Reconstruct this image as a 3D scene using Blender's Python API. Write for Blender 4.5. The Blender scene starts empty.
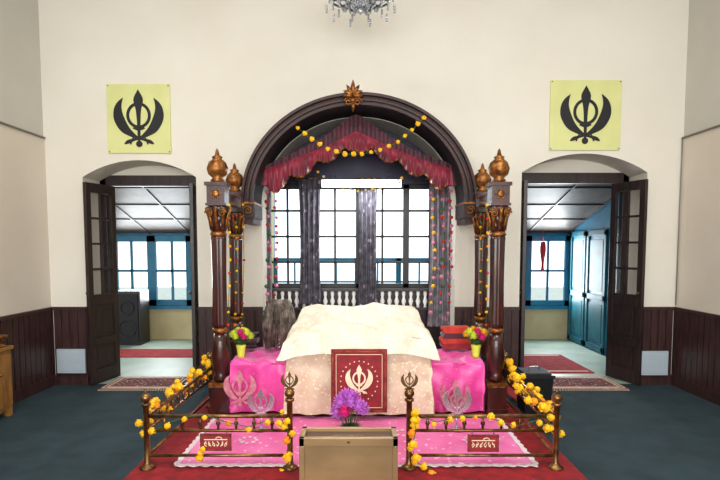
import bpy, math, random
from mathutils import Vector, Matrix, noise
from mathutils.geometry import tessellate_polygon
random.seed(7)
S=bpy.context.scene
try:
    S.view_settings.view_transform='Standard'; S.view_settings.look='None'
except Exception: pass
# ---------------------------------------------------------------- measurement helper (camera calibration)
F=520.0; TH=math.radians(3.8); CX=357.0; CY=248+F*math.tan(TH); H=1.5
def P(u,v,d):
    a=u-CX; b=CY-v
    y=b*math.sin(TH)+F*math.cos(TH); z=b*math.cos(TH)-F*math.sin(TH)
    k=d/y
    return Vector((a*k,d,H+z*k))
def lin(c):
    return tuple(((x/255)/12.92 if x/255<=0.04045 else (((x/255)+0.055)/1.055)**2.4) for x in c)+(1,)
# ---------------------------------------------------------------- materials
def mat(name,c,c2=None,rough=.6,metal=0,scale=8,detail=4,bump=0,bscale=None,em=0,spots=None,sscale=20,sth=.25,stretch=(1,1,1),sheen=0,coat=0,lo=.35,hi=.65):
    m=bpy.data.materials.new(name); m.use_nodes=True
    n=m.node_tree.nodes; l=m.node_tree.links; p=n['Principled BSDF']
    p.inputs['Roughness'].default_value=rough; p.inputs['Metallic'].default_value=metal
    p.inputs['Base Color'].default_value=lin(c)
    if sheen: p.inputs['Sheen Weight'].default_value=sheen
    if coat: p.inputs['Coat Weight'].default_value=coat
    tc=n.new('ShaderNodeTexCoord'); mp=n.new('ShaderNodeMapping'); l.new(tc.outputs['Object'],mp.inputs[0]); mp.inputs['Scale'].default_value=stretch
    out=None
    if c2:
        t=n.new('ShaderNodeTexNoise'); t.inputs['Scale'].default_value=scale; t.inputs['Detail'].default_value=detail
        l.new(mp.outputs[0],t.inputs['Vector'])
        r=n.new('ShaderNodeValToRGB'); r.color_ramp.elements[0].position=lo; r.color_ramp.elements[1].position=hi
        r.color_ramp.elements[0].color=lin(c); r.color_ramp.elements[1].color=lin(c2)
        l.new(t.outputs['Fac'],r.inputs[0]); out=r.outputs[0]
    if spots:
        v=n.new('ShaderNodeTexVoronoi'); v.inputs['Scale'].default_value=sscale; l.new(mp.outputs[0],v.inputs['Vector'])
        ma=n.new('ShaderNodeMath'); ma.operation='LESS_THAN'; ma.inputs[1].default_value=sth; l.new(v.outputs['Distance'],ma.inputs[0])
        mx=n.new('ShaderNodeMix'); mx.data_type='RGBA'
        l.new(ma.outputs[0],mx.inputs[0])
        if out: l.new(out,mx.inputs[6])
        else: mx.inputs[6].default_value=lin(c)
        mx.inputs[7].default_value=lin(spots); out=mx.outputs[2]
    if out: l.new(out,p.inputs['Base Color'])
    if bump:
        t=n.new('ShaderNodeTexNoise'); t.inputs['Scale'].default_value=bscale or scale*4; t.inputs['Detail'].default_value=5
        l.new(mp.outputs[0],t.inputs['Vector'])
        b=n.new('ShaderNodeBump'); b.inputs['Strength'].default_value=bump; b.inputs['Distance'].default_value=.01
        l.new(t.outputs['Fac'],b.inputs['Height']); l.new(b.outputs[0],p.inputs['Normal'])
    if em:
        p.inputs['Emission Color'].default_value=lin(c); p.inputs['Emission Strength'].default_value=em
    return m
M={}
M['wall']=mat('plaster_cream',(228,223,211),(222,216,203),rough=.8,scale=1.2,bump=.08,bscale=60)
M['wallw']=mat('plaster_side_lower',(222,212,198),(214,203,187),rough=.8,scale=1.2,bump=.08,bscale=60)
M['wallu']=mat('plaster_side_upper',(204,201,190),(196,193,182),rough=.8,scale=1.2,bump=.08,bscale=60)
M['wains']=mat('wainscot_wood',(46,27,27),(68,43,41),rough=.4,scale=6,stretch=(6,6,.7),bump=.1)
M['carpet']=mat('carpet_teal_slate',(24,44,52),(40,62,70),rough=.95,scale=5,detail=12,bump=.6,bscale=260,lo=.3,hi=.7)
M['ceil']=mat('ceiling_white',(225,222,214),rough=.9)
M['wood']=mat('mahogany',(38,13,12),(72,26,20),rough=.28,scale=5,stretch=(5,5,1),coat=.3,bump=.08)
M['archw']=mat('arch_dark_mahogany',(34,13,13),(58,24,20),rough=.5,scale=5,bump=.1)
M['archd']=mat('arch_lining_dark',(20,14,18),(30,22,28),rough=.75,scale=5)
M['woodd']=mat('dark_door_wood',(34,25,25),(52,38,37),rough=.4,scale=5,stretch=(6,6,1),bump=.1)
M['gold']=mat('antique_gold',(166,108,48),(98,56,30),rough=.35,metal=.7,scale=30,bump=.2)
M['brass']=mat('brass_rail',(150,112,66),(96,66,42),rough=.3,metal=.85,scale=20)
M['silver']=mat('silver',(205,205,210),rough=.25,metal=.9)
M['black']=mat('khanda_black',(14,14,20),rough=.6)
M['poster']=mat('poster_yellow_green',(218,219,152),(208,210,140),rough=.6,scale=3)
M['pink']=mat('pink_satin',(240,84,172),(218,58,148),rough=.35,scale=5,spots=(248,150,204),sscale=30,sth=.14,sheen=.3,bump=.3,bscale=10)
M['pinkf']=mat('pink_sheet',(243,104,180),(230,76,160),rough=.42,scale=4,spots=(250,190,222),sscale=16,sth=.18,sheen=.3,bump=.3,bscale=10)
M['pemb']=mat('khanda_embroidery',(214,150,160),(190,110,130),rough=.4,metal=.3,scale=30)
M['lace']=mat('white_lace',(240,226,230),(220,196,206),rough=.8,scale=60)
M['rum']=mat('cream_brocade',(238,230,212),(226,211,186),rough=.6,scale=9,spots=(246,240,226),sscale=38,sth=.3,bump=.3,bscale=14)
M['beige']=mat('beige_cloth',(226,208,182),(212,188,158),rough=.7,scale=7,spots=(234,220,198),sscale=30,sth=.3,bump=.4,bscale=14)
M['redp']=mat('red_velvet',(150,20,36),(124,14,28),rough=.7,scale=20,sheen=.3)
M['redc']=mat('red_carpet',(150,12,26),(116,8,20),rough=.95,scale=12,bump=.4,bscale=200)
M['redr']=mat('pinkish_red_rug',(186,60,66),(156,42,50),rough=.95,scale=12,bump=.4,bscale=200)
M['maroon']=mat('purple_maroon_velvet',(82,14,40),(44,8,28),rough=.6,scale=5,sheen=.4)
M['crim']=mat('crimson_velvet',(146,18,50),(96,10,36),rough=.45,scale=6,sheen=.4)
M['navy']=mat('navy_lining',(20,22,44),(34,30,64),rough=.5,scale=5)
M['cream']=mat('cream_embroidery',(242,222,190),rough=.7)
M['yel']=mat('marigold_yellow',(252,206,30),(244,178,12),rough=.7,scale=40)
M['ora']=mat('marigold_orange',(244,150,16),rough=.7)
M['redf']=mat('red_flower',(196,28,40),rough=.7)
M['pinkfl']=mat('pink_flower',(226,130,160),rough=.7)
M['purp']=mat('purple_flower',(190,90,204),(222,140,226),rough=.6,scale=40)
M['lime']=mat('lime_flower',(222,230,80),rough=.7)
M['mag']=mat('magenta_flower',(224,40,136),rough=.7)
M['green']=mat('leaf_green',(52,104,40),(34,78,30),rough=.6,scale=30)
M['curt']=mat('grey_floral_curtain',(92,88,98),(48,46,54),rough=.85,scale=14,detail=6,spots=(140,128,140),sscale=11,sth=.22)
M['curt2']=mat('light_floral_curtain',(138,132,140),(98,92,100),rough=.85,scale=12,detail=6,spots=(196,140,158),sscale=11,sth=.24)
M['frame']=mat('window_dark_frame',(26,24,26),rough=.5)
M['white']=mat('white_paint',(238,238,235),rough=.5)
M['blue']=mat('blue_paint',(34,124,160),(26,104,140),rough=.45,scale=4)
M['blued']=mat('teal_panel',(30,110,126),(22,86,102),rough=.5,scale=4)
M['beigew']=mat('beige_wall',(206,190,150),(190,172,132),rough=.85,scale=3)
M['vfloor']=mat('verandah_floor',(186,204,188),(160,184,172),rough=.45,scale=3)
M['vceil']=mat('verandah_ceiling',(82,68,62),(52,43,40),rough=.45,scale=4)
M['box']=mat('golak_bronze',(184,150,108),(150,118,84),rough=.34,metal=.45,scale=2,stretch=(1,1,2))
M['boxi']=mat('golak_dark',(92,70,54),rough=.6)
M['chrome']=mat('socket_plate',(176,190,200),rough=.4)
M['blk']=mat('black_plastic',(18,18,20),rough=.4)
M['grille']=mat('speaker_grille',(40,40,46),(24,24,28),rough=.7,scale=80)
M['mat']=mat('door_mat_pattern',(140,72,76),(92,44,52),rough=.95,scale=10,spots=(190,160,146),sscale=22,sth=.28)
M['hair']=mat('yak_hair',(150,136,124),(84,70,62),rough=.6,scale=14)
M['orcl']=mat('orange_red_cloth',(206,60,36),(160,26,26),rough=.7,scale=8)
M['tube']=mat('fluorescent_tube',(245,250,255),em=40)
M['refl_glow']=mat('tube_reflector_glow',(250,252,255),rough=.4,em=1.2)  # housing emits by itself, standing in for the halo around the tube
M['crys']=mat('crystal',(190,196,204),rough=.08,metal=.6)
M['oak']=mat('honey_oak',(160,112,54),(120,80,38),rough=.4,scale=5,stretch=(5,5,1))
M['cable']=mat('conduit_grey',(130,126,118),rough=.6)
M['ground']=mat('outside_ground',(150,155,150),(130,138,128),rough=.9,scale=2)
# ---------------------------------------------------------------- mesh builder
class B:
    def __init__(s,name): s.n=name; s.v=[]; s.f=[]; s.fm=[]; s.sm=[]; s.mats=[]; s.M=None
    def add(s,vs,fs,m,sm=False):
        o=len(s.v)
        if m not in s.mats: s.mats.append(m)
        k=s.mats.index(m)
        for p in vs:
            p=Vector(p)
            s.v.append(s.M@p if s.M else p)
        for f in fs:
            s.f.append(tuple(i+o for i in f)); s.fm.append(k); s.sm.append(sm)
    def box(s,x0,x1,y0,y1,z0,z1,m):
        vs=[(x,y,z) for x in (x0,x1) for y in (y0,y1) for z in (z0,z1)]
        s.add(vs,[(0,1,3,2),(4,6,7,5),(0,4,5,1),(2,3,7,6),(0,2,6,4),(1,5,7,3)],m)
    def lathe(s,prof,c,m,seg=20,lob=0,amp=0,tw=0,sm=True):
        vs=[];fs=[];n=len(prof)
        for z,r in prof:
            for k in range(seg):
                a=2*math.pi*k/seg; rr=r*(1+amp*math.cos(lob*a+tw*z)) if lob else r
                vs.append((c[0]+rr*math.cos(a),c[1]+rr*math.sin(a),c[2]+z))
        for i in range(n-1):
            for k in range(seg):
                k2=(k+1)%seg; fs.append((i*seg+k,i*seg+k2,(i+1)*seg+k2,(i+1)*seg+k))
        fs.append(tuple(range(seg))[::-1]); fs.append(tuple((n-1)*seg+k for k in range(seg)))
        s.add(vs,fs,m,sm)
    def tube(s,pts,r,m,seg=8,closed=False):
        pts=[Vector(p) for p in pts]; n=len(pts); vs=[];fs=[]
        up=Vector((.13,.31,.94)).normalized()
        for i,p in enumerate(pts):
            if closed: t=pts[(i+1)%n]-pts[i-1]
            else: t=pts[min(i+1,n-1)]-pts[max(i-1,0)]
            t.normalize(); a=t.cross(up)
            if a.length<1e-3: a=t.cross(Vector((1,0,0)))
            a.normalize(); b=t.cross(a)
            rr=r[i] if isinstance(r,(list,tuple)) else r
            for k in range(seg):
                th=2*math.pi*k/seg; vs.append(p+(a*math.cos(th)+b*math.sin(th))*rr)
        for i in range(n if closed else n-1):
            j=(i+1)%n
            for k in range(seg):
                k2=(k+1)%seg; fs.append((i*seg+k,i*seg+k2,j*seg+k2,j*seg+k))
        if not closed:
            fs.append(tuple(range(seg))[::-1]); fs.append(tuple((n-1)*seg+k for k in range(seg)))
        s.add(vs,fs,m,True)
    def ball(s,c,r,m,seg=12,sc=(1,1,1)):
        n=max(6,seg//2+2); vs=[];fs=[]
        for i in range(n+1):
            t=math.pi*i/n
            for k in range(seg):
                a=2*math.pi*k/seg
                vs.append((c[0]+r*sc[0]*math.sin(t)*math.cos(a),c[1]+r*sc[1]*math.sin(t)*math.sin(a),c[2]+r*sc[2]*math.cos(t)))
        for i in range(n):
            for k in range(seg):
                k2=(k+1)%seg; fs.append((i*seg+k,(i+1)*seg+k,(i+1)*seg+k2,i*seg+k2))
        s.add(vs,fs,m,True)
    def grid(s,fn,nu,nv,m,sm=True):
        vs=[fn(i/nu,j/nv) for i in range(nu+1) for j in range(nv+1)]
        fs=[(i*(nv+1)+j,(i+1)*(nv+1)+j,(i+1)*(nv+1)+j+1,i*(nv+1)+j+1) for i in range(nu) for j in range(nv)]
        s.add(vs,fs,m,sm)
    def ribbon(s,pts,ws,c,sc,th,m,closed=False):
        n=len(pts); L=[];R=[]
        for i in range(n):
            if closed: a=pts[i-1]; b=pts[(i+1)%n]
            else: a=pts[max(i-1,0)]; b=pts[min(i+1,n-1)]
            dx,dz=b[0]-a[0],b[1]-a[1]; q=math.hypot(dx,dz) or 1; nx,nz=-dz/q,dx/q; w=ws[i]/2 if isinstance(ws,(list,tuple)) else ws/2
            L.append((c[0]+(pts[i][0]+nx*w)*sc,c[2]+(pts[i][1]+nz*w)*sc)); R.append((c[0]+(pts[i][0]-nx*w)*sc,c[2]+(pts[i][1]-nz*w)*sc))
        y0=c[1]-th; y1=c[1]
        vs=[(p[0],y0,p[1]) for p in L]+[(p[0],y0,p[1]) for p in R]+[(p[0],y1,p[1]) for p in L]+[(p[0],y1,p[1]) for p in R]
        fs=[]
        for i in range(n if closed else n-1):
            j=(i+1)%n
            fs+=[(i,j,n+j,n+i),(2*n+i,3*n+i,3*n+j,2*n+j),(i,2*n+i,2*n+j,j),(n+i,n+j,3*n+j,3*n+i)]
        s.add(vs,fs,m)
    def khanda(s,c,h,m,th=.006):
        def sm(p,n=5):
            out=[]
            for i in range(len(p)-1):
                p0=p[max(i-1,0)];p1=p[i];p2=p[i+1];p3=p[min(i+2,len(p)-1)]
                for k in range(n):
                    t=k/n
                    out.append(tuple(.5*(2*p1[q]+(p2[q]-p0[q])*t+(2*p0[q]-5*p1[q]+4*p2[q]-p3[q])*t*t+(3*p1[q]-p0[q]-3*p2[q]+p3[q])*t**3) for q in range(3)))
            out.append(p[-1]); return out
        def rb(p,t):
            q=sm(p); s.ribbon([(a[0],a[1]) for a in q],[max(a[2],0) for a in q],c,h,t,m)
        rb([(0,-.16,.06),(0,.0,.07),(0,.16,.10),(0,.30,.17),(0,.38,.16),(0,.46,.08),(0,.53,0)],th)
        rb([(0,-.12,.04),(0,-.25,.055),(0,-.42,.04)],th*1.15)
        rb([(-.11,-.17,.02),(0,-.19,.06),(.11,-.17,.02)],th*1.2)
        s.ribbon([(.03*math.cos(k*math.pi/6),-.46+.03*math.sin(k*math.pi/6)) for k in range(12)],.06,c,h,th*1.1,m,True)
        s.ribbon([(.20*math.cos(k*math.pi/18),.06+.21*math.sin(k*math.pi/18)) for k in range(36)],.055,c,h,th*.9,m,True)
        for sg in (1,-1):
            rb([(-.27*sg,-.46,.02),(-.20*sg,-.42,.07),(-.10*sg,-.385,.045),(.02*sg,-.35,.05),(.14*sg,-.28,.10),(.27*sg,-.17,.17),(.36*sg,.0,.19),(.38*sg,.15,.15),(.35*sg,.27,.09),(.28*sg,.38,0)],th*(1.05 if sg>0 else 1.08))
            rb([(-.16*sg,-.47,.02),(-.14*sg,-.40,.035),(-.10*sg,-.34,.02)],th*1.12)
    def pom(s,c,r,m,n=22):
        vs=[];fs=[]
        for k in range(n):
            z=1-2*(k+.5)/n; a=k*2.39996+random.random()*.3; q=math.sqrt(1-z*z); d=Vector((q*math.cos(a),q*math.sin(a),z))
            t=d.cross(Vector((0.2,.1,1))).normalized(); b=d.cross(t); rr=r*random.uniform(.8,1.05); w=r*.42
            o=len(vs); c_=Vector(c)
            vs+=[c_+d*rr*.55+t*w*.2, c_+d*rr*.8+b*w, c_+d*rr*1.05-t*w*.6, c_+d*rr*.8-b*w, c_+d*rr*.75+t*w*.9]
            fs+=[(o,o+1,o+2,o+3),(o+4,o+1,o+2,o+3)]
        s.add(vs,fs,m); s.ball(c,r*.72,m,seg=8)
    def mum(s,c,r,m,n=60):
        vs=[];fs=[]; c_=Vector(c)
        for k in range(n):
            z=1-(1.7)*(k+.5)/n; a=k*2.39996; q=math.sqrt(max(0,1-z*z)); d=Vector((q*math.cos(a),q*math.sin(a),z))
            t=d.cross(Vector((0,0.02,1))).normalized(); w=r*.21
            o=len(vs)
            vs+=[c_+d*r*.2,c_+d*r*.65+t*w,c_+d*r+Vector((0,0,r*.08)),c_+d*r*.65-t*w]
            fs+=[(o,o+1,o+2,o+3)]
        s.add(vs,fs,m); s.ball(c,r*.5,m,8)
    def build(s,bev=0,parent=None):
        me=bpy.data.meshes.new(s.n)
        xs=[p.x for p in s.v]; ys=[p.y for p in s.v]; zs=[p.z for p in s.v]
        c=Vector(((min(xs)+max(xs))/2,(min(ys)+max(ys))/2,min(zs)))
        me.from_pydata([p-c for p in s.v],[],s.f)
        for m in s.mats: me.materials.append(M[m])
        for i,p in enumerate(me.polygons): p.material_index=s.fm[i]; p.use_smooth=s.sm[i]
        me.update()
        import bmesh
        bm=bmesh.new(); bm.from_mesh(me); bmesh.ops.recalc_face_normals(bm,faces=bm.faces); bm.to_mesh(me); bm.free()
        o=bpy.data.objects.new(s.n,me); o.location=c; S.collection.objects.link(o)
        if parent: o.parent=parent; o.location=c-parent.location
        if bev:
            q=o.modifiers.new('b','BEVEL'); q.width=bev; q.segments=2; q.limit_method='ANGLE'
        return o
def N(x,y,z=0,sc=1): return noise.noise(Vector((x*sc,y*sc,z*sc)))
# ================================================================= ROOM
W0,W1=5.65,6.10; XL,XR=-3.34,3.48; YB=-3.0; CH=4.7
def archpts(x0,x1,zs,zt,n=16,ell=False):
    cx=(x0+x1)/2; a=(x1-x0)/2; r=zt-zs; out=[(x0,0),(x0,zs)]
    for i in range(1,n):
        if ell:
            t=math.pi*(1-i/n); out.append((cx+a*math.cos(t),zs+r*math.sin(t)))
        else:
            R=(a*a+r*r)/(2*r); x=-a+2*a*i/n; out.append((cx+x,zt-R+math.sqrt(R*R-x*x)))
    return out+[(x1,zs),(x1,0)]
LD=(-2.95,-1.73); RD=(1.77,3.12)
ACX=.02; AR=1.045
cont=[(XL-.3,0)]+archpts(LD[0],LD[1],2.26,2.44)+archpts(ACX-AR,ACX+AR,1.95,2.89,28,True)+archpts(RD[0],RD[1],2.31,2.51)+[(XR+.3,0),(XR+.3,CH),(XL-.3,CH)]
b=B('wall_back')
tris=tessellate_polygon([[Vector((x,0,z)) for x,z in cont]])
for y in (W0,W1): b.add([(x,y,z) for x,z in cont],[tuple(t) for t in tris],'wall')
n=len(cont)
b.add([(x,W0,z) for x,z in cont]+[(x,W1,z) for x,z in cont],[(i,(i+1)%n,n+(i+1)%n,n+i) for i in range(n)],'wall')
b.box(LD[0],LD[1],6.03,6.10,2.33,2.46,'wall'); b.box(RD[0],RD[1],6.03,6.10,2.36,2.53,'wall')
b.build()
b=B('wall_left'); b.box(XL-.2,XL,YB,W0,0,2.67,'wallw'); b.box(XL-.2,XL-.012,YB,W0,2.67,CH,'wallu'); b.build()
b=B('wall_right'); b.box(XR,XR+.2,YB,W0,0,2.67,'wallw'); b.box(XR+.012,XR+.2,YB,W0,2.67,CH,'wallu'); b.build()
b=B('ceiling'); b.box(XL-.3,XR+.3,YB-.2,W1,CH,CH+.1,'ceil'); b.build()
b=B('floor'); b.box(XL-.3,XR+.3,YB-.2,W0+.02,-.1,0,'carpet'); b.build()
b=B('wall_rear')
xs=[XL-.2,-2.6,-1.2,-.7,.7,1.2,2.6,XR+.2]
for i in range(0,7):
    if i%2==0: b.box(xs[i],xs[i+1],YB-.2,YB,0,CH,'wallw')
    else:
        b.box(xs[i],xs[i+1],YB-.2,YB,0,.9,'wallw'); b.box(xs[i],xs[i+1],YB-.2,YB,3.4,CH,'wallw')
b.build()
def wains(b,p0,p1,nrm,h=.86):
    p0=Vector(p0);p1=Vector(p1);L=(p1-p0).length; t=(p1-p0)/L; n_=Vector(nrm)
    k=max(1,round(L/.085)); w=L/k
    def bx(a,c,d0,d1,z0,z1):
        q=[p0+t*a+n_*d0,p0+t*c+n_*d1]
        b.box(min(q[0].x,q[1].x),max(q[0].x,q[1].x),min(q[0].y,q[1].y),max(q[0].y,q[1].y),z0,z1,'wains')
    bx(0,L,0,.008,0,h)
    for i in range(k): bx(i*w+.007,(i+1)*w-.007,.007,.022,.1,h-.03)
    bx(0,L,0,.035,h-.035,h); bx(0,L,0,.03,0,.11)
b=B('baseboard_left'); wains(b,(XL,YB,0),(XL,W0,0),(1,0,0)); b.build()
b=B('baseboard_right'); wains(b,(XR,YB,0),(XR,W0,0),(-1,0,0)); b.build()
b=B('baseboard_back')
for a,c in ((XL+.03,LD[0]),(LD[1],ACX-AR),(ACX+AR,RD[0]),(RD[1],XR-.03)): wains(b,(a,W0,0),(c,W0,0),(0,-1,0))
b.build()
b=B('trim_1'); b.tube([(XL+.012,YB+.1,2.67),(XL+.012,W0-.02,2.67)],.011,'cable'); b.build()
b=B('trim_2'); b.tube([(XR-.012,YB+.1,2.67),(XR-.012,W0-.02,2.67)],.011,'cable'); b.tube([(XR-.012,W0-.02,2.67),(XR-.012,W0-.02,.88)],.006,'cable'); b.build()
def leaf(b,h0,h1,ht):
    h0=Vector(h0);h1=Vector(h1); w=(h1-h0).length; t=(h1-h0)/w; nn=Vector((-t.y,t.x,0))
    b.M=Matrix(((t.x,nn.x,0,h0.x),(t.y,nn.y,0,h0.y),(0,0,1,.01),(0,0,0,1)))
    T=.02; q=.07
    b.box(0,q,-T,T,0,ht,'woodd'); b.box(w-q,w,-T,T,0,ht,'woodd')
    for z0,z1 in ((0,.16),(.42,.5),(.86,.98),(ht-.1,ht)): b.box(q,w-q,-T,T,z0,z1,'woodd')
    b.box(q,w-q,-.008,.008,.16,.42,'woodd'); b.box(q,w-q,-.008,.008,.5,.86,'woodd')
    b.box(q+.04,w-q-.04,-.016,.016,.2,.38,'woodd'); b.box(q+.04,w-q-.04,-.016,.016,.55,.81,'woodd')
    b.box(w/2-.012,w/2+.012,-T*.7,T*.7,.98,ht-.1,'woodd')
    for i in range(1,4):
        z=.98+(ht-1.08)*i/4; b.box(q,w-q,-T*.7,T*.7,z-.012,z+.012,'woodd')
    b.ball((w-.035,-.035,1.0),.02,'brass',8); b.M=None
def dframe(b,x0,x1,zt):
    b.box(x0,x0+.07,6.02,6.10,0,zt,'woodd'); b.box(x1-.07,x1,6.02,6.10,0,zt,'woodd'); b.box(x0,x1,6.02,6.10,zt-.12,zt,'woodd')
b=B('door_1'); dframe(b,LD[0],LD[1],2.33); leaf(b,(-2.78,6.0,0),(-2.895,5.57,0),2.19); leaf(b,(-1.85,6.0,0),(-1.79,5.66,0),2.19); b.build(.004)
b=B('door_2'); dframe(b,RD[0],RD[1],2.36); leaf(b,(2.92,6.0,0),(3.075,5.57,0),2.22); leaf(b,(1.87,6.0,0),(1.82,5.66,0),2.22); b.build(.004)
# ================================================================= VERANDAH
YV=8.5
b=B('floor_verandah'); b.box(-4.8,4.8,W0+.02,YV+.2,-.1,0,'vfloor'); b.build()
b=B('ground_outside'); b.box(-30,30,YV+.2,60,-3.1,-3,'ground'); b.build()
LW=(P(114,300,YV).x,P(194,300,YV).x); RW=(P(524,300,YV).x,P(568,300,YV).x)
b=B('wall_verandah')
zs0,zs1=.56,1.70
cuts=[-4.8,LW[0],LW[1],-1.35,1.35,RW[0],RW[1],4.8]
for i in range(7):
    a,c=cuts[i],cuts[i+1]
    b.box(a,c,YV,YV+.15,0,zs0,'beigew')
    if i in (0,2,4,6): b.box(a,c,YV,YV+.15,zs0,2.6,'blue' if i!=0 else 'beigew')
    if i in (1,5): b.box(a,c,YV,YV+.15,zs1,2.6,'blue')
b.build()
def window(name,x0,x1,z0,z1,y,nx,nz,m,fr=.06,bar=.02,sash=1):
    b=B(name)
    b.box(x0,x0+fr,y-.03,y+.03,z0,z1,m); b.box(x1-fr,x1,y-.03,y+.03,z0,z1,m); b.box(x0,x1,y-.03,y+.03,z0,z0+fr,m); b.box(x0,x1,y-.03,y+.03,z1-fr,z1,m)
    for s in range(1,sash):
        x=x0+(x1-x0)*s/sash; b.box(x-fr*.7,x+fr*.7,y-.03,y+.03,z0,z1,m)
    for i in range(1,nx):
        if sash>1 and (i*sash)%nx==0: continue
        x=x0+(x1-x0)*i/nx; b.box(x-bar/2,x+bar/2,y-.015,y+.015,z0,z1,m)
    for j in range(1,nz):
        z=z0+(z1-z0)*j/nz; b.box(x0,x1,y-.015,y+.015,z-bar/2,z+bar/2,m)
    b.box(x0-.04,x1+.04,y-.07,y+.03,z0-.05,z0,m)
    return b.build(.003)
window('window_1',LW[0],LW[1],zs0,zs1,YV-.04,4,2,'blue',sash=2,bar=.04,fr=.10)
window('window_2',RW[0],RW[1],zs0,zs1,YV-.04,2,2,'blue',bar=.035,fr=.09)
window('window_3',-1.35,1.35,zs0,1.34,YV-.04,8,2,'blue',sash=4,bar=.03,fr=.06)
b=B('wall_partition_left'); b.box(-1.40,-1.35,W1,YV,0,2.6,'beigew'); b.build()
b=B('wall_partition_right'); b.box(1.35,1.40,W1,YV,0,2.6,'blued'); b.build()
b=B('wall_verandah_left'); b.box(-4.8,-4.7,W1,YV,0,2.6,'beigew'); b.build()
b=B('wall_verandah_right')
xp=3.46; b.box(xp,xp+.08,W1,YV,0,2.6,'blue')
for y0,y1 in ((6.5,7.1),(7.2,7.8),(7.85,8.4)):
    b.box(xp-.025,xp,y0,y0+.06,0,1.75,'blued'); b.box(xp-.025,xp,y1-.06,y1,0,1.75,'blued')
    for z in (0.02,.75,1.68): b.box(xp-.025,xp,y0,y1,z,z+.08,'blued')
    b.box(xp-.015,xp,y0+.1,y1-.1,.15,.7,'blued'); b.box(xp-.015,xp,y0+.1,y1-.1,.88,1.62,'blued')
b.build(.003)
def vceil(name,x0,x1):
    b=B(name); ya,za,yb,zb=W1,2.46,YV,1.74
    def pt(x,t,o=0): return (x,ya+(yb-ya)*t,za+(zb-za)*t+o)
    b.add([pt(x0,0),pt(x1,0),pt(x1,1),pt(x0,1),pt(x0,0,.05),pt(x1,0,.05),pt(x1,1,.05),pt(x0,1,.05)],[(0,1,2,3),(7,6,5,4),(0,4,5,1),(1,5,6,2),(2,6,7,3),(3,7,4,0)],'vceil')
    def bar(xa,xb,ta,tb):
        q=[pt(xa,ta,0),pt(xb,ta,0),pt(xb,tb,0),pt(xa,tb,0),pt(xa,ta,-.015),pt(xb,ta,-.015),pt(xb,tb,-.015),pt(xa,tb,-.015)]
        b.add(q,[(4,5,6,7),(0,1,5,4),(1,2,6,5),(2,3,7,6),(3,0,4,7)],'woodd')
    k=int((x1-x0)/.6)
    for i in range(k+1): x=x0+.02+(x1-x0-.06)*i/k; bar(x,x+.022,0,1)
    for j in range(5): t=.02+.94*j/4; bar(x0,x1,t,t+.01)
    b.build()
vceil('ceiling_verandah_left',-4.7,-1.40); vceil('ceiling_verandah_right',1.40,3.46)
b=B('red_runner_rug'); b.box(-3.9,-1.6,7.05,7.6,0,.012,'redr'); b.build()
b=B('red_runner_rug'); b.box(1.5,2.85,6.15,7.2,0,.012,'redr'); b.box(1.55,2.8,6.2,6.23,.012,.014,'cream');b.box(1.55,2.8,7.12,7.15,.012,.014,'cream'); b.build()
def mrug(x0,x1,y0,y1):
    b=B('door_mat'); b.box(x0,x1,y0,y1,0,.012,'mat')
    for o in (.02,.06): 
        b.box(x0+o,x1-o,y0+o,y0+o+.012,.012,.015,'cream'); b.box(x0+o,x1-o,y1-o-.012,y1-o,.012,.015,'cream')
        b.box(x0+o,x0+o+.012,y0+o,y1-o,.012,.015,'cream'); b.box(x1-o-.012,x1-o,y0+o,y1-o,.012,.015,'cream')
    for i in range(30):
        x=x0+(x1-x0)*(i+.5)/30; b.box(x-.004,x+.004,y0-.03,y0,0,.006,'cream')
    b.build()
mrug(-2.74,-1.92,5.42,5.95); mrug(1.98,2.88,5.42,5.95)
b=B('red_runner_rug'); b.box(1.55,1.96,5.0,5.62,0,.012,'redr'); b.build()
b=B('black_loudspeaker'); p=P(133,342,8.1); x=p.x
b.box(x-.19,x+.19,7.95,8.3,.0,.84,'blk'); b.box(x-.16,x+.16,7.93,7.95,.05,.79,'grille')
for z,r in ((.26,.13),(.58,.10)): b.tube([(x+r*math.cos(k*math.pi/12),7.925,z+r*math.sin(k*math.pi/12)) for k in range(24)],.012,'blk',6,True)
b.build(.012)
b=B('hanging_red_ribbon'); p=P(543,250,8.3)
b.grid(lambda s,t:(p.x+(s-.5)*.07*(1+.4*math.sin(t*6)),p.y+.01*math.sin(s*9),1.60-.46*t),6,10,'redf'); b.tube([(p.x,p.y,1.58),(p.x,p.y,1.78)],.005,'redf'); b.build()
# ================================================================= ALCOVE
yw=6.18
window('window_4',-1.10,1.14,1.03,2.24,yw,8,4,'frame',fr=.05,bar=.026,sash=4)
b=B('wall_alcove'); b.box(-1.35,1.35,W1+.005,W1+.2,0,.98,'woodd'); b.box(-1.35,1.35,W1+.02,W1+.2,2.24,3.3,'navy'); b.box(-1.35,-1.10,W1+.02,W1+.2,.98,2.24,'wall'); b.box(1.14,1.35,W1+.02,W1+.2,.98,2.24,'wall'); b.build()
b=B('window_balustrade')
b.box(-1.02,1.05,6.0,6.06,1.0,1.03,'woodd'); b.box(-1.02,1.05,6.0,6.06,.78,.81,'woodd')
for i in range(24):
    x=-.95+i*.083; b.lathe([(0,.022),(.03,.014),(.07,.028),(.12,.014),(.16,.022),(.19,.018)],(x,6.03,.81),'white',10)
b.box(-1.02,-.99,6.0,6.06,0,1.0,'woodd'); b.box(1.02,1.05,6.0,6.06,0,1.0,'woodd'); b.build()
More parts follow.
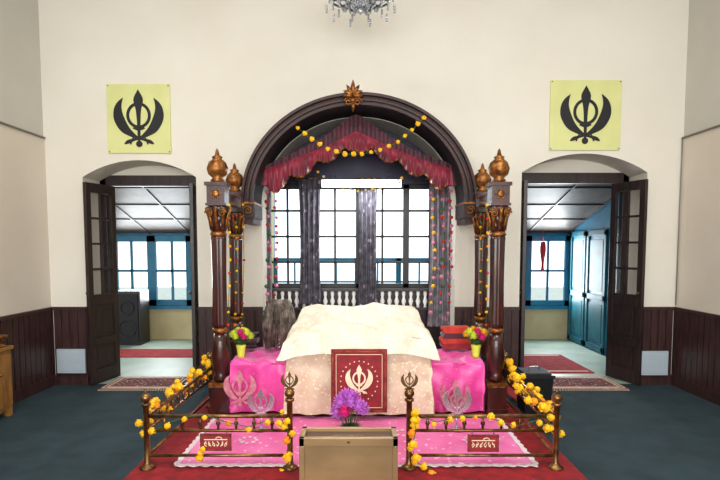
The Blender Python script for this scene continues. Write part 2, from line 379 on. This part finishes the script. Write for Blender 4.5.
def curtain(x0,x1,y,z0,z1,m,folds,pinch=1):
    b=B('window_curtain')
    def f(s,t):
        w=1-pinch*.25*math.sin(math.pi*min(1,t*1.0))*.5
        x=(x0+x1)/2+(s-.5)*(x1-x0)*w
        return (x,y+.022*math.sin(s*folds*2*math.pi)+.008*N(s*5,t*3),z1+(z0-z1)*t)
    b.grid(f,folds*8,24,m); b.tube([(x0-.03,y,z1),(x1+.03,y,z1)],.01,'brass'); b.build()
yc=5.93
curtain(P(297,0,yc).x,P(320,0,yc).x,yc,.86,2.28,'curt',4); curtain(P(358,0,yc).x,P(378,0,yc).x,yc,.86,2.28,'curt',4)
curtain(P(428,240,yc).x,P(456,240,yc).x,yc,.6,2.28,'curt2',5); curtain(P(263,240,yc).x,P(272,240,yc).x,yc,.8,2.28,'curt2',2)
b=B('fluorescent_tube_light'); p0=P(324,184,5.78); p1=P(399,184,5.78); z=p0.z
b.box(p0.x-.03,p1.x+.03,5.80,5.86,z-.03,z+.05,'refl_glow'); b.tube([(p0.x,5.78,z),(p1.x,5.78,z)],.019,'tube',10)
for x in (p0.x,p1.x): b.box(x-.015,x+.015,5.755,5.81,z-.025,z+.025,'white')
for x in (p0.x+.1,p1.x-.1): b.tube([(x,5.84,z+.05),(x,5.84,z+.12),(x,6.12,z+.12)],.006,'cable')
b.build()
# ================================================================= PALKI (canopied throne)
def post(b,x,y):
    z0=.07
    b.box(x-.08,x+.08,y-.08,y+.08,z0,z0+.26,'wood'); b.box(x-.088,x+.088,y-.088,y+.088,z0,z0+.05,'wood'); b.box(x-.086,x+.086,y-.086,y+.086,z0+.24,z0+.28,'gold')
    b.lathe([(.28,.05),(.31,.075),(.34,.05),(.40,.07),(.50,.078),(.62,.06),(.70,.05)],(x,y,z0),'wood',20)
    b.lathe([(.70,.055),(.72,.07),(.75,.055)],(x,y,z0),'gold',20)
    pr=[(.75+i*.03,.062-.005*math.sin(i/26*math.pi)) for i in range(27)]
    b.lathe(pr,(x,y,z0),'wood',32,lob=8,amp=.09,tw=0)
    b.lathe([(1.52,.055),(1.54,.072),(1.57,.06)],(x,y,z0),'gold',20)
    b.lathe([(1.57,.058),(1.62,.066),(1.67,.06),(1.73,.085),(1.77,.1),(1.79,.06)],(x,y,z0),'wood',32,lob=8,amp=.12)
    b.lathe([(1.57,.06),(1.79,.07)],(x,y,z0),'wood',16)
    for k in range(8):
        a=k*math.pi/4; c,s_=math.cos(a),math.sin(a)
        b.tube([(x+r*c,y+r*s_,z0+z) for r,z in ((.062,1.58),(.07,1.66),(.088,1.73),(.105,1.77),(.108,1.75))],[.010,.015,.015,.011,.005],'gold',6)
    b.box(x-.075,x+.075,y-.075,y+.075,z0+1.79,z0+1.97,'wood'); b.box(x-.09,x+.09,y-.09,y+.09,z0+1.95,z0+1.98,'wood'); b.box(x-.085,x+.085,y-.085,y+.085,z0+1.785,z0+1.805,'wood')
    b.ball((x,y-.078,z0+1.88),.03,'gold',10,(1,.35,1))
    for k in range(6):
        a=k*math.pi/3; b.ball((x+.038*math.cos(a),y-.076,z0+1.88+.038*math.sin(a)),.010,'gold',8,(1,.6,1))
    b.lathe([(1.98,.045),(2.0,.06),(2.02,.04),(2.05,.075),(2.10,.088),(2.15,.07),(2.18,.035),(2.195,.045),(2.21,.02),(2.25,.012),(2.27,.0)],(x,y,z0),'gold',24,lob=10,amp=.05)
    for sg in (1,-1):
        pts=[]
        for i in range(20):
            a=i/19*3.2*math.pi; r=.035*(1-i/24); pts.append((x+sg*(.055+r*math.cos(a)),y-.085,z0+1.72+r*math.sin(a)))
        b.tube(pts,.007,'gold',6)
b=B('palki_sahib')
PF,PR=4.45,5.2; PX=((-1.18,1.2),(-1.21,1.24))
for x in PX[0]: post(b,x,PF)
for x in PX[1]: post(b,x,PR)
for i in (0,1):
    xa,xb=PX[0][i],PX[1][i]; 
    b.box(min(xa,xb)-.02,max(xa,xb)+.02,PF,PR,1.90,1.99,'wood'); b.box(min(xa,xb)-.028,max(xa,xb)+.028,PF,PR,1.985,2.0,'gold')
    b.box(min(xa,xb)-.02,max(xa,xb)+.02,PF,PR,.25,.40,'wood')
    pts=[]
    for k in range(26):
        a=k/25*3.4*math.pi; r=.06*(1-k/30); pts.append((xb,PF+.14+r*math.cos(a),1.80+r*math.sin(a)))
    b.tube(pts,.012,'gold',6)
def aband(ro,rzo,ri,rzi,y0,y1,m,n=64):
    zc=1.95; vs=[];fs=[]
    for i in range(n+1):
        t=math.pi*i/n; c,s_=math.cos(t),math.sin(t)
        for (a,q,y) in ((ro,rzo,y0),(ri,rzi,y0),(ri,rzi,y1),(ro,rzo,y1)): vs.append((ACX+a*c,y,zc+q*s_))
    for i in range(n):
        for k in range(4): k2=(k+1)%4; fs.append((i*4+k,i*4+k2,i*4+4+k2,i*4+4+k))
    fs+=[(0,1,2,3),(n*4+3,n*4+2,n*4+1,n*4)]
    b.add(vs,fs,m)
aband(1.160,1.055,1.060,.955,5.20,5.64,'archw'); aband(1.060,.955,1.048,.943,5.21,5.64,'archd'); aband(1.165,1.06,1.138,1.033,5.15,5.21,'archw')
aband(1.110,1.005,1.09,.985,5.17,5.2,'archw'); aband(1.072,.967,1.048,.943,5.165,5.21,'archw')
for i in range(41):
    t=math.pi*(i+.5)/41; b.ball((ACX+1.124*math.cos(t),5.195,1.95+1.019*math.sin(t)),.007,'gold',8,(1,.6,1))
for sg in (-1,1):
    x=ACX+sg*1.10
    b.box(x-.065,x+.065,5.18,5.62,1.80,1.95,'archw'); b.box(x-.07,x+.07,5.165,5.62,1.935,1.955,'gold'); b.box(x-.05,x+.05,5.2,5.6,1.74,1.80,'archw')
    pts=[]
    for k in range(24):
        a=k/23*3*math.pi; r=.045*(1-k/30); pts.append((x+r*math.cos(a)*sg,5.17,1.87+r*math.sin(a)))
    b.tube(pts,.008,'gold',6)
c=P(353,97,5.14)
for a,l in ((0,.16),(.5,.13),(-.5,.13),(1.0,.11),(-1.0,.11),(1.5,.10),(-1.5,.10)):
    d=Vector((math.sin(a),0,math.cos(a))); pts=[c+d*l*t+Vector((0,-.03*math.sin(t*3),0)) for t in (0,.25,.5,.75,1)]
    b.tube(pts,[.012,.022,.024,.016,.003],'gold',8)
for sg in (-1,1):
    pts=[]
    for k in range(24):
        a=k/23*3*math.pi; r=.04*(1-k/30); pts.append((c.x+sg*(.045+r*math.cos(a)),c.y-.02,c.z-.05+r*math.sin(a)))
    b.tube(pts,.009,'gold',6)
b.ball((c.x,c.y-.02,c.z-.04),.03,'gold',12); b.tube([(c.x,c.y,c.z-.06),(c.x,c.y,c.z-.14)],[.03,.004],'gold')
b.box(-1.06,1.06,4.52,5.10,.07,.45,'wood')
b.build()
# canopy cloth : tent valance
b=B('maroon_canopy_valance')
def interp(tab,x):
    for i in range(len(tab)-1):
        if x<=tab[i+1][0]: 
            a,c_=tab[i],tab[i+1]; t=(x-a[0])/(c_[0]-a[0]); return a[1]+(c_[1]-a[1])*t
    return tab[-1][1]
top=[(264,166),(285,156),(305,147),(322,138),(338,126),(350,117),(356,114),(362,117),(376,127),(392,138),(410,148),(430,156),(452,164)]
mid=[(264,170),(285,162),(305,154),(322,148),(338,140),(356,131),(374,139),(392,147),(410,155),(430,162),(452,169)]
bot=[(264,186),(276,188),(290,178),(305,170),(322,160),(338,152),(356,146),(374,151),(392,159),(410,168),(425,176),(438,184),(452,182)]
def vfu(s,t):
    u=264+188*s; v=interp(top,u)+(interp(mid,u)-interp(top,u)+2)*t
    p=P(u,v,5.42); p.y+=-.012*math.sin(s*2*math.pi*22); return p
b.grid(vfu,220,6,'maroon')
def vf(s,t):
    u=264+188*s; sc=abs(math.sin(s*math.pi*7)); v0=interp(mid,u); v1=interp(bot,u)-3+8*sc; v=v0+(v1-v0)*t
    p=P(u,v,5.40); p.y+= -.028*t*math.sin(s*2*math.pi*30+3*sc)-.05*math.sin(t*math.pi)*(.4+.6*sc); return p
b.grid(vf,300,10,'crim')
def vf2(s,t):
    u=264+188*s; sc=abs(math.sin(s*math.pi*7)); v1=interp(bot,u)-3+8*sc; p=P(u,v1,5.395); p.y+=-.028*math.sin(s*2*math.pi*30+3*sc); p.z+=.006-.016*t; return p
b.grid(vf2,300,2,'gold')
def roof(s,t):
    u=264+188*s; p=P(u,interp(top,u)+1,5.42); p.y+=.69*t; p.z+=.015*math.sin(s*60)*t; return p
b.grid(roof,80,6,'maroon')
for sx in (267,450):
    def tail(s,t,sx=sx):
        p=P(sx,172,5.4); a=s*2*math.pi; r=(.025+.03*t)*(1+.25*math.sin(5*a)); return (p.x+r*math.cos(a),p.y+r*math.sin(a)*.7,p.z-.14*t)
    b.grid(tail,40,8,'crim')
b.build()
# garlands -----------------------------------------------------
def path(pts,step):
    pts=[Vector(p) for p in pts]; out=[]; 
    for i in range(len(pts)-1):
        L=(pts[i+1]-pts[i]).length; k=max(1,int(L/step))
        for j in range(k): out.append(pts[i].lerp(pts[i+1],j/k))
    out.append(pts[-1]); return out
def garland(name,pts,step,r,mats,jit=.0,n=18,string=True,parent=None):
    b=B(name); q=path(pts,step)
    if string: b.tube(q,.003,'green',5)
    for i,p in enumerate(q):
        j=Vector((random.uniform(-jit,jit),random.uniform(-jit,jit),random.uniform(-jit,jit)))
        b.pom(p+j,r*random.uniform(.8,1.15),mats[i%len(mats)],n)
    return b.build(parent=parent)
garland('marigold_garland',[P(u,v,5.12) for u,v in ((298,128),(312,139),(328,149),(345,154),(362,154),(380,150),(398,142),(412,130),(424,118))],.075,.026,['yel','yel','yel','yel'])
garland('marigold_garland',[P(u,v,5.6) for u,v in ((318,172),(335,186),(358,191),(380,188),(402,178))],.07,.016,['yel','cream'])
for u0,d in ((236,5.08),(243,5.12),(480,5.08),(487,4.34),(229,4.34)):
    garland('marigold_garland',[P(u0,205,d),P(u0+1,260,d),P(u0-1,325,d)],.10,.014,['yel','redf','yel','ora'])
for u0,m in ((267,['pinkfl','redf','green']),(275,['redf','pinkfl']),(432,['pinkfl','yel']),(442,['redf','pinkfl','green']),(450,['pinkfl','redf'])):
    garland('flower_string',[P(u0,192,5.62),P(u0+2,250,5.62),P(u0-1,312,5.62)],.085,.022,m,.014)
b=B('red_carpet_platform'); b.box(-1.46,1.44,2.85,5.34,0,.07,'redc'); b.build(.02)
def drape(b,m,cx,cy,hw,hd,zt,drop,wr=.008,flare=.03,taper=0,nx=90,ny=60,sc=7,fold=0,soft=0):
    def f(s,t):
        sx=(2*s-1)*(hw+drop); sy=(2*t-1)*(hd+drop)
        ox=max(abs(sx)-hw,0); oy=max(abs(sy)-hd,0); dr=max(ox,oy); k=dr/drop
        x=max(-hw,min(hw,sx)); y=max(-hd,min(hd,sy))
        tt=(y/hd+1)/2; x*=1-taper*tt
        z=zt(x,tt)-dr
        if soft: # round the shoulder of the cloth
            e=min(hw-abs(x) if ox==0 else 0, hd-abs(y) if oy==0 else 0); e=max(0,e)
            z-=soft*math.exp(-e/soft)*(1 if dr==0 else max(0,1-k))
        px=x+(math.copysign(flare*k,sx) if ox>0 else 0); py=y+(math.copysign(flare*k,sy) if oy>0 else 0)
        w=wr*(N(px*sc,py*sc,z*sc)+.6*N(px*sc*2.3,py*sc*2.3,z*sc*2))
        fo=fold*k*math.sin((px if oy>=ox else py)*28+2*N(px*3,py*3,0))
        if dr>0:
            if oy>=ox: py+=(w+fo)*(1 if sy>0 else -1)
            else: px+=(w+fo)*(1 if sx>0 else -1)
        else: z+=w*1.6
        return (cx+px,cy+py,z)
    b.grid(f,nx,ny,m)
b=B('pink_bed_cover'); drape(b,'pink',.0,4.75,1.085,.33,lambda x,t:.52,.43,wr=.028,flare=.02,fold=.016,nx=160,ny=80,sc=5)
b.khanda(P(240,388,4.345),.30,'pemb',.008); b.khanda(P(455,396,4.345),.28,'pemb',.008)
b.build()
b=B('pink_floor_sheet')
def fs(s,t):
    x=-1.17+2.33*s; y=3.33+.98*t; return (x+.01*N(y*5,2),y+.02*N(x*4,1),.079+.012*abs(N(x*6,y*6)))
b.grid(fs,90,40,'pinkf')
def lace(s,t):
    x=-1.19+2.37*s; return (x,3.335-.045*t*(.7+.3*abs(math.sin(s*90))),.082+.002*math.sin(s*200))
b.grid(lace,260,2,'lace')
for sg in (-1,1):
    b.grid(lambda s,t:((-1.17 if sg<0 else 1.16)+sg*.04*t*(.7+.3*abs(math.sin(s*40))),3.32+.98*s,.082),120,2,'lace')
for cx_,cy_ in ((-.8,3.75),(-.3,3.9),(.35,3.9),(.85,3.75)):
    for k in range(8):
        a=k*math.pi/4; b.ball((cx_+.06*math.cos(a),cy_+.06*math.sin(a),.088),.016,'lace',6,(1,1,.2))
b.build()
b=B('draped_scripture_lectern')
drape(b,'beige',.015,4.58,.595,.31,lambda x,t:.70,.58,wr=.014,flare=.03,fold=.016)
def zt(x,t): return .785+.19*t+.02*math.exp(-((abs(x)-.3)/.2)**2)-.03*(abs(x)/.6)**6
drape(b,'rum',.015,4.58,.625,.325,zt,.17,wr=.022,flare=.035,taper=.16,nx=150,ny=100,sc=4,fold=.012,soft=.03)
b.build()
b=B('red_embroidered_cloth'); a=P(331,349,4.17); c=P(387,412,4.17)
def rc(s,t): return (a.x+(c.x-a.x)*s,4.17-.004*math.sin(s*12)-.015*t,a.z+(c.z-a.z)*t)
b.grid(rc,20,20,'redp')
def rbx(m,o,w,y):
    x0,x1,z0,z1=a.x+o,c.x-o,c.z+o,a.z-o
    for q in ((x0,x1,z0,z0+w),(x0,x1,z1-w,z1),(x0,x0+w,z0,z1),(x1-w,x1,z0,z1)): b.box(q[0],q[1],y,y+.004,q[2],q[3],m)
rbx('gold',.012,.008,4.146); rbx('cream',.04,.004,4.148)
b.khanda(Vector(((a.x+c.x)/2,4.148,(a.z+c.z)/2+.01)),.24,'cream',.006)
for k in range(24):
    an=k*math.pi/12; b.ball(((a.x+c.x)/2+.15*math.cos(an),4.146,(a.z+c.z)/2+.165*math.sin(an)),.006,'cream',6)
b.build()
b=B('chaur_sahib_whisk'); cx,cy=P(279,320,4.95).x,4.98
b.lathe([(0,.05),(.02,.05),(.03,.02),(.12,.018),(.14,.03),(.16,.02)],(cx,cy,.54),'silver',14)
b.ball((cx,cy,.84),.12,'hair',16,(1.05,.8,1.4))
for k in range(800):
    a_=random.uniform(0,2*math.pi); z=random.uniform(.70,1.0); q=math.sqrt(max(0,1-((z-.84)/.17)**2))
    p0=Vector((cx+.1*q*math.cos(a_),cy+.085*q*math.sin(a_),z)); o=Vector((math.cos(a_),math.sin(a_)*.8,0))
    L=random.uniform(.12,.26); b.tube([p0,p0+o*.045+Vector((0,0,.01)),p0+o*.065-Vector((0,0,L*.5)),p0+o*.055-Vector((0,0,L))],[.003,.003,.002,.001],'hair',3)
b.build()
b=B('folded_cloth_stack'); x0=P(440,330,5.0).x; x1=P(468,330,5.0).x
for i in range(4):
    z=.545+i*.05; j=random.uniform(-.015,.015)
    prof=[(math.cos(t)*.026,math.sin(t)*.026) for t in [math.pi/2+k*math.pi/8 for k in range(9)]]
    L=[(x0+j+.02+c_,z+.027+s_) for c_,s_ in prof]+[(x1+j-.02-c_,z+.027-s_) for c_,s_ in prof]
    n=len(L); vs=[]
    for y in (4.85,4.93,5.02): vs+=[(p[0]+.01*N(y*9,i),y,p[1]+.008*N(p[0]*9,y*7)) for p in L]
    b.add(vs,[(r*n+k,r*n+(k+1)%n,(r+1)*n+(k+1)%n,(r+1)*n+k) for r in (0,1) for k in range(n)]+[tuple(range(n)),tuple(range(2*n,3*n))],['redp','orcl','maroon','orcl'][i],False)
b.build()
b=B('folded_cloth_stack'); x0=P(247,330,5.0).x
for i in range(3): b.box(x0,x0+.12,4.88,5.02,.545+i*.05,.59+i*.05,['blk','maroon','blk'][i])
b.build(.015)
def bouquet(name,u,v,d,zb,mats,potm='white',n=9,spread=.09,hh=.14,potr=.05,fr=.045):
    b=B(name); x=P(u,v,d).x
    b.lathe([(0,potr*.7),(.02,potr*.75),(.09,potr),(.11,potr*1.1),(.115,potr*.9)],(x,d,zb),potm,18)
    for k in range(n):
        a=k*2.4; q=spread*math.sqrt((k+.3)/n); p=Vector((x+q*math.cos(a),d+q*math.sin(a)*.7,zb+.13+hh*(1-.5*(q/spread)**2)+random.uniform(-.015,.015)))
        b.tube([(x,d,zb+.08),p],.003,'green',5); b.mum(p,fr*random.uniform(.85,1.15),mats[k%len(mats)])
    for k in range(14):
        a=k*2.4+1; o=Vector((math.cos(a),math.sin(a),0)); p=Vector((x,d,zb+.10)); L=spread*1.1
        sd=Vector((-o.y,o.x,0))*.018
        b.add([p,p+o*L*.5+sd+Vector((0,0,.06)),p+o*L+Vector((0,0,.05)),p+o*L*.5-sd+Vector((0,0,.06))],[(0,1,2,3)],'green')
    return b.build()
bouquet('potted_flowers',241,345,4.52,.54,['lime','lime','mag','lime'],'lime',11,.095,.11,.04,.04)
bouquet('potted_flowers',476,345,4.52,.54,['lime','yel','mag','lime'],'lime',11,.095,.11,.04,.04)
bouquet('purple_flower_vase',350,400,3.62,.08,['purp','purp','purp','mag'],'silver',10,.10,.25,.05,.06)
# ================================================================= BRASS RAILING
b=B('brass_railing'); FX=(P(147,440,3.3).x,P(290,440,3.3).x,P(409,440,3.3).x,P(556,440,3.3).x); YF,YR=3.3,4.62; RX=(-1.32,1.33)
def bpost(x,y,h,kh=False):
    b.lathe([(0,.05),(.01,.05),(.02,.03),(.04,.019),(h-.09,.019),(h-.085,.03),(h-.07,.03),(h-.065,.014)],(x,y,.07),'brass',14)
    b.ball((x,y,.07+h-.035),.033,'brass',12)
    if kh: b.khanda(Vector((x,y+.004,.07+h+.045)),.12,'brass',.008)
    else: b.lathe([(0,.012),(.02,.004),(.025,0)],(x,y,.07+h-.006),'brass',8)
bpost(FX[0],YF,.50);bpost(FX[3],YF,.50);bpost(FX[1],YF,.53,True);bpost(FX[2],YF,.53,True)
for x in RX: bpost(x,YR,.50)
def rail(p,q):
    p=Vector(p);q=Vector(q)
    for z,r in ((.415,.013),(.32,.011),(.155,.011)): b.tube([p+Vector((0,0,z)),q+Vector((0,0,z))],r,'brass',10)
    k=int((q-p).length/.11)
    for i in range(1,k):
        c=p.lerp(q,i/k); b.lathe([(0,.008),(.03,.008),(.048,.016),(.065,.008),(.095,.008)],(c.x,c.y,.32),'brass',8)
rail((FX[0],YF,0),(FX[1],YF,0)); rail((FX[2],YF,0),(FX[3],YF,0)); rail((FX[0],YF,0),(RX[0],YR,0)); rail((FX[3],YF,0),(RX[1],YR,0))
b.build()
def plaque(u,v,d,seed):
    b=B('red_name_plaque'); p=P(u,v,d); w,h=.10,.055
    b.box(p.x-w,p.x+w,p.y-.006,p.y+.006,p.z-h,p.z+h,'redp')
    for q in ((-w,w,-h,-h+.006),(-w,w,h-.006,h),(-w,-w+.006,-h,h),(w-.006,w,-h,h)): b.box(p.x+q[0],p.x+q[1],p.y-.009,p.y-.006,p.z+q[2],p.z+q[3],'gold')
    b.box(p.x-w*.75,p.x+w*.75,p.y-.009,p.y-.006,p.z+.016,p.z+.021,'cream')
    for k in range(6):
        x=-.065+k*.026; pts=[(x+.008*math.cos(t*.9+seed+k),.008-.035*t/5-.0) for t in range(6)]
        b.ribbon(pts,.004,Vector((p.x,p.y-.006,p.z)),1,.003,'cream')
        b.ribbon([(x+.007*math.cos(j*.8+k),-.012+.009*math.sin(j*.8+k)) for j in range(6)],.0035,Vector((p.x,p.y-.006,p.z)),1,.0035,'cream')
    b.ribbon([(.02+.02*math.cos(j*.5),.022+.014*math.sin(j*.5)) for j in range(7)],.004,Vector((p.x,p.y-.006,p.z)),1,.003,'cream')
    for sx in (-w*.7,w*.7): b.tube([(p.x+sx,p.y,p.z+h),(p.x+sx,p.y+.01,.33)],.003,'brass',5)
    b.build()
plaque(216,442,3.275,1); plaque(483,443,3.275,4)
def emblem(u,v,d,h):
    b=B('silver_khanda_emblem'); p=P(u,v,d); b.khanda(p,h,'silver',.012)
    b.tube([(p.x,p.y-.004,p.z-h*.42),(p.x,p.y-.004,.115)],.008,'silver',8); b.lathe([(0,.05),(.01,.05),(.025,.015)],(p.x,p.y,.09),'silver',16); b.build()
emblem(261,403,3.95,.22); emblem(457,402,3.95,.24)
def mg(pl,step=.045,r=.026,jit=.015):
    garland('marigold_garland',pl,step,r,['yel','yel','yel','yel','ora','yel'],jit,18)
def sidep(i,t,z):
    x=FX[0]+(RX[0]-FX[0])*t if i==0 else FX[3]+(RX[1]-FX[3])*t
    s_=-1 if i==0 else 1
    return Vector((x+s_*.03,YF+(YR-YF)*t,z))
for i in (0,1):
    mg([sidep(i,t,z) for t,z in ((.0,.30),(.06,.36),(.14,.44),(.22,.40),(.30,.34),(.38,.44),(.48,.44),(.56,.37),(.64,.34),(.72,.44),(.82,.45),(.9,.38),(1.0,.50))],.042,.030,.034)
    mg([sidep(i,t,z) for t,z in ((.98,.5),(1.0,.4),(1.0,.3))],.05,.028,.024)
mg([P(u,v,3.27) for u,v in ((150,434),(166,424),(186,417),(205,415),(226,422),(248,427),(268,420),(284,412))],.085,.023,.016)
mg([P(u,v,3.25) for u,v in ((282,420),(290,436),(287,452),(292,462),(285,470))],.036,.028,.026)
mg([P(u,v,3.27) for u,v in ((414,412),(436,422),(462,416),(490,418),(516,426),(538,420),(550,430))],.085,.023,.016)
mg([P(u,v,3.25) for u,v in ((412,410),(416,430),(412,448),(417,463),(432,469))],.038,.028,.026)
mg([P(u,v,3.27) for u,v in ((515,380),(524,392),(534,404),(545,412),(549,425))],.042,.03,.024)
mg([P(u,v,3.27) for u,v in ((205,448),(198,459))],.04,.026,.014)
# ================================================================= DONATION BOX
b=B('donation_box'); x0=P(299,438,3.0).x; x1=P(398,438,3.0).x; y0,y1=3.0,3.2; z0,z1=.07,.38
b.box(x0+.015,x1-.015,y0+.012,y1-.012,z0+.03,z1-.04,'box'); b.box(x0,x1,y0,y1,z0,z0+.04,'box')
for q in ((x0,x1,y0,y0+.03),(x0,x1,y1-.03,y1),(x0,x0+.03,y0,y1),(x1-.03,x1,y0,y1)): b.box(q[0],q[1],q[2],q[3],z1-.05,z1,'box')
b.box(x0+.03,x1-.03,y0+.03,y1-.03,z1-.04,z1-.02,'boxi')
for x in (x0,x1-.03): b.box(x,x+.03,y0-.0,y0+.03,z0,z1-.05,'box')
b.box(x0+.2,x1-.2,y0+.085,y0+.1,z1-.02,z1-.016,'brass'); b.lathe([(0,.012),(.012,.012)],((x0+x1)/2,y0+.008,z1-.03),'brass',10)
b.build(.004)
def sock(u0,u1,v0,v1):
    b=B('socket_panel'); a=P(u0,v0,5.6); c=P(u1,v1,5.6)
    b.box(a.x,c.x,5.585,5.612,c.z,a.z,'chrome'); b.box(a.x+.02,c.x-.02,5.578,5.585,c.z+.03,a.z-.03,'chrome')
    for k in range(3): x=a.x+.06+k*.08; b.box(x,x+.035,5.572,5.578,(a.z+c.z)/2-.02,(a.z+c.z)/2+.03,'chrome')
    b.build(.004)
sock(57,86,349,373); sock(638,667,351,375)
def poster(u0,u1,v0,v1):
    b=B('khanda_poster'); a=P(u0,v0,5.63); c=P(u1,v1,5.63)
    b.box(a.x,c.x,5.632,5.648,c.z,a.z,'poster'); b.khanda(Vector(((a.x+c.x)/2,5.632,(a.z+c.z)/2+.0)),(a.z-c.z)*.80,'black',.004)
    for x in (a.x+.015,c.x-.015):
        for z in (a.z-.015,c.z+.015): b.ball((x,5.63,z),.008,'cable',6)
    b.build()
poster(106,171,84,153); poster(551,620,80,150)
b=B('black_storage_bin'); p=P(533,410,4.73); x=p.x
def sq(r,z): return [(x+sx*r,4.73+sy*r,z) for sx,sy in ((-1,-1),(1,-1),(1,1),(-1,1))]
b.add(sq(.11,.0)+sq(.135,.33),[(0,1,2,3),(0,1,5,4),(1,2,6,5),(2,3,7,6),(3,0,4,7)],'blk'); b.box(x-.145,x+.145,4.585,4.875,.33,.36,'blk'); b.box(x-.12,x+.12,4.61,4.85,.36,.375,'grille'); b.tube([(x-.05,4.73,.375),(x-.04,4.73,.41),(x+.04,4.73,.41),(x+.05,4.73,.375)],.006,'silver'); b.build(.008)
b=B('wooden_side_cabinet'); x0=XL+.04; y0,y1=3.95,4.60; x1=-3.10
b.box(x0,x1,y0,y1,.06,.60,'oak'); b.box(x0,x1+.02,y0-.02,y1+.02,.60,.63,'oak')
for yy in (y0+.01,(y0+y1)/2+.005): b.box(x1,x1+.012,yy,yy+.31,.1,.56,'oak'); b.ball((x1+.02,yy+.16,.4),.015,'brass',8)
for yy in (y0,y1-.05):
    for xx in (x0,x1-.05): b.box(xx,xx+.05,yy,yy+.05,0,.06,'oak')
b.lathe([(0,.05),(.01,.06),(.03,.02),(.05,.03),(.08,.07),(.10,.075),(.105,.07)],(x1-.05,4.52,.63),'gold',18); b.build(.005)
# ================================================================= CHANDELIER
b=B('crystal_chandelier'); cx,cy,zb=0.03,4.6,P(360,24,4.6).z+.12; q_=1.12
b.tube([(cx,cy,zb+.2),(cx,cy,CH)],.01,'silver'); b.lathe([(0,.06),(.03,.05),(.05,.01)],(cx,cy,CH-.05),'silver',16)
b.lathe([(.0,.01),(.03,.03),(.06,.012),(.1,.05),(.16,.07),(.2,.03),(.3,.02),(.4,.05),(.45,.015)],(cx,cy,zb),'silver',20)
for k in range(10):
    a=k*math.pi/5; ca,sa=math.cos(a)*q_,math.sin(a)*q_
    pts=[(cx+r*ca,cy+r*sa,zb+z) for r,z in ((.04,.15),(.12,.08),(.2,.08),(.27,.13),(.29,.2))]
    b.tube(pts,.009,'frame',6); e=pts[-1]
    b.lathe([(0,.015),(.01,.04),(.015,.04),(.02,.012),(.1,.011),(.13,.004)],e,'white',12)
    for j in range(5):
        r=.06+.05*j; z=zb+.08+(.03*math.sin(j*1.1)); 
        for q in range(3):
            b.ball((cx+r*ca,cy+r*sa,z-.022-q*.024),.011,'crys',6,(1,1,1.2))
    for j in range(3):
        b.ball((e[0]+.03*math.cos(j*2.1),e[1]+.03*math.sin(j*2.1),e[2]-.03),.011,'crys',6,(1,1,2))
for k in range(24):
    a=k*math.pi/12
    for r,z in ((.1,.05),(.18,.02),(.05,.0)): b.ball((cx+r*math.cos(a),cy+r*math.sin(a),zb+z+.03),.012,'crys',6,(.8,.8,1.6))
b.tube([(cx+.18*math.cos(k*math.pi/16),cy+.18*math.sin(k*math.pi/16),zb+.07) for k in range(32)],.006,'frame',5,True)
b.ball((cx,cy,zb-.01),.022,'crys',8,(1,1,1.3))
b.build()
# ================================================================= LIGHTS
def area(name,loc,rot,sx,sy,pw,col=(1,1,1)):
    l=bpy.data.lights.new(name,'AREA'); l.shape='RECTANGLE'; l.size=sx; l.size_y=sy; l.energy=pw; l.color=col
    o=bpy.data.objects.new(name,l); o.location=loc; o.rotation_euler=rot; S.collection.objects.link(o); return o
R=math.radians
for x in (-1.9,0,1.9): area('daylight_window',(x,YB+.02,2.15),(R(90),0,0),1.35,2.4,108,(1,.99,.97))
area('ceiling_fill_1',(-1.6,2.2,CH-.05),(0,0,0),1.2,.3,72,(1,.99,.96)); area('ceiling_fill_2',(1.6,2.2,CH-.05),(0,0,0),1.2,.3,72,(1,.99,.96))  # added fill lights under the ceiling to brighten the room, no fixtures there
area('canopy_tube_glow',(.05,5.72,2.19),(R(25),0,0),.8,.06,16,(.95,.98,1))
area('verandah_daylight_1',((LW[0]+LW[1])/2,YV-.12,1.15),(R(-90),0,0),1.1,1.0,40,(.92,.97,1))
area('verandah_daylight_2',((RW[0]+RW[1])/2,YV-.12,1.15),(R(-90),0,0),.6,1.0,34,(.92,.97,1))
w=bpy.data.worlds.new('sky'); S.world=w; w.use_nodes=True
w.node_tree.nodes['Background'].inputs[0].default_value=(.86,.95,1,1); w.node_tree.nodes['Background'].inputs[1].default_value=2.6
# ================================================================= CAMERA
cam=bpy.data.cameras.new('camera'); cam.lens=26; cam.sensor_width=36; cam.sensor_fit='HORIZONTAL'
cam.shift_x=3/720; cam.shift_y=(CY-240)/720; cam.clip_end=200
co=bpy.data.objects.new('camera',cam); co.location=(0,0,H); co.rotation_euler=(R(90)-TH,0,0); S.collection.objects.link(co); S.camera=co
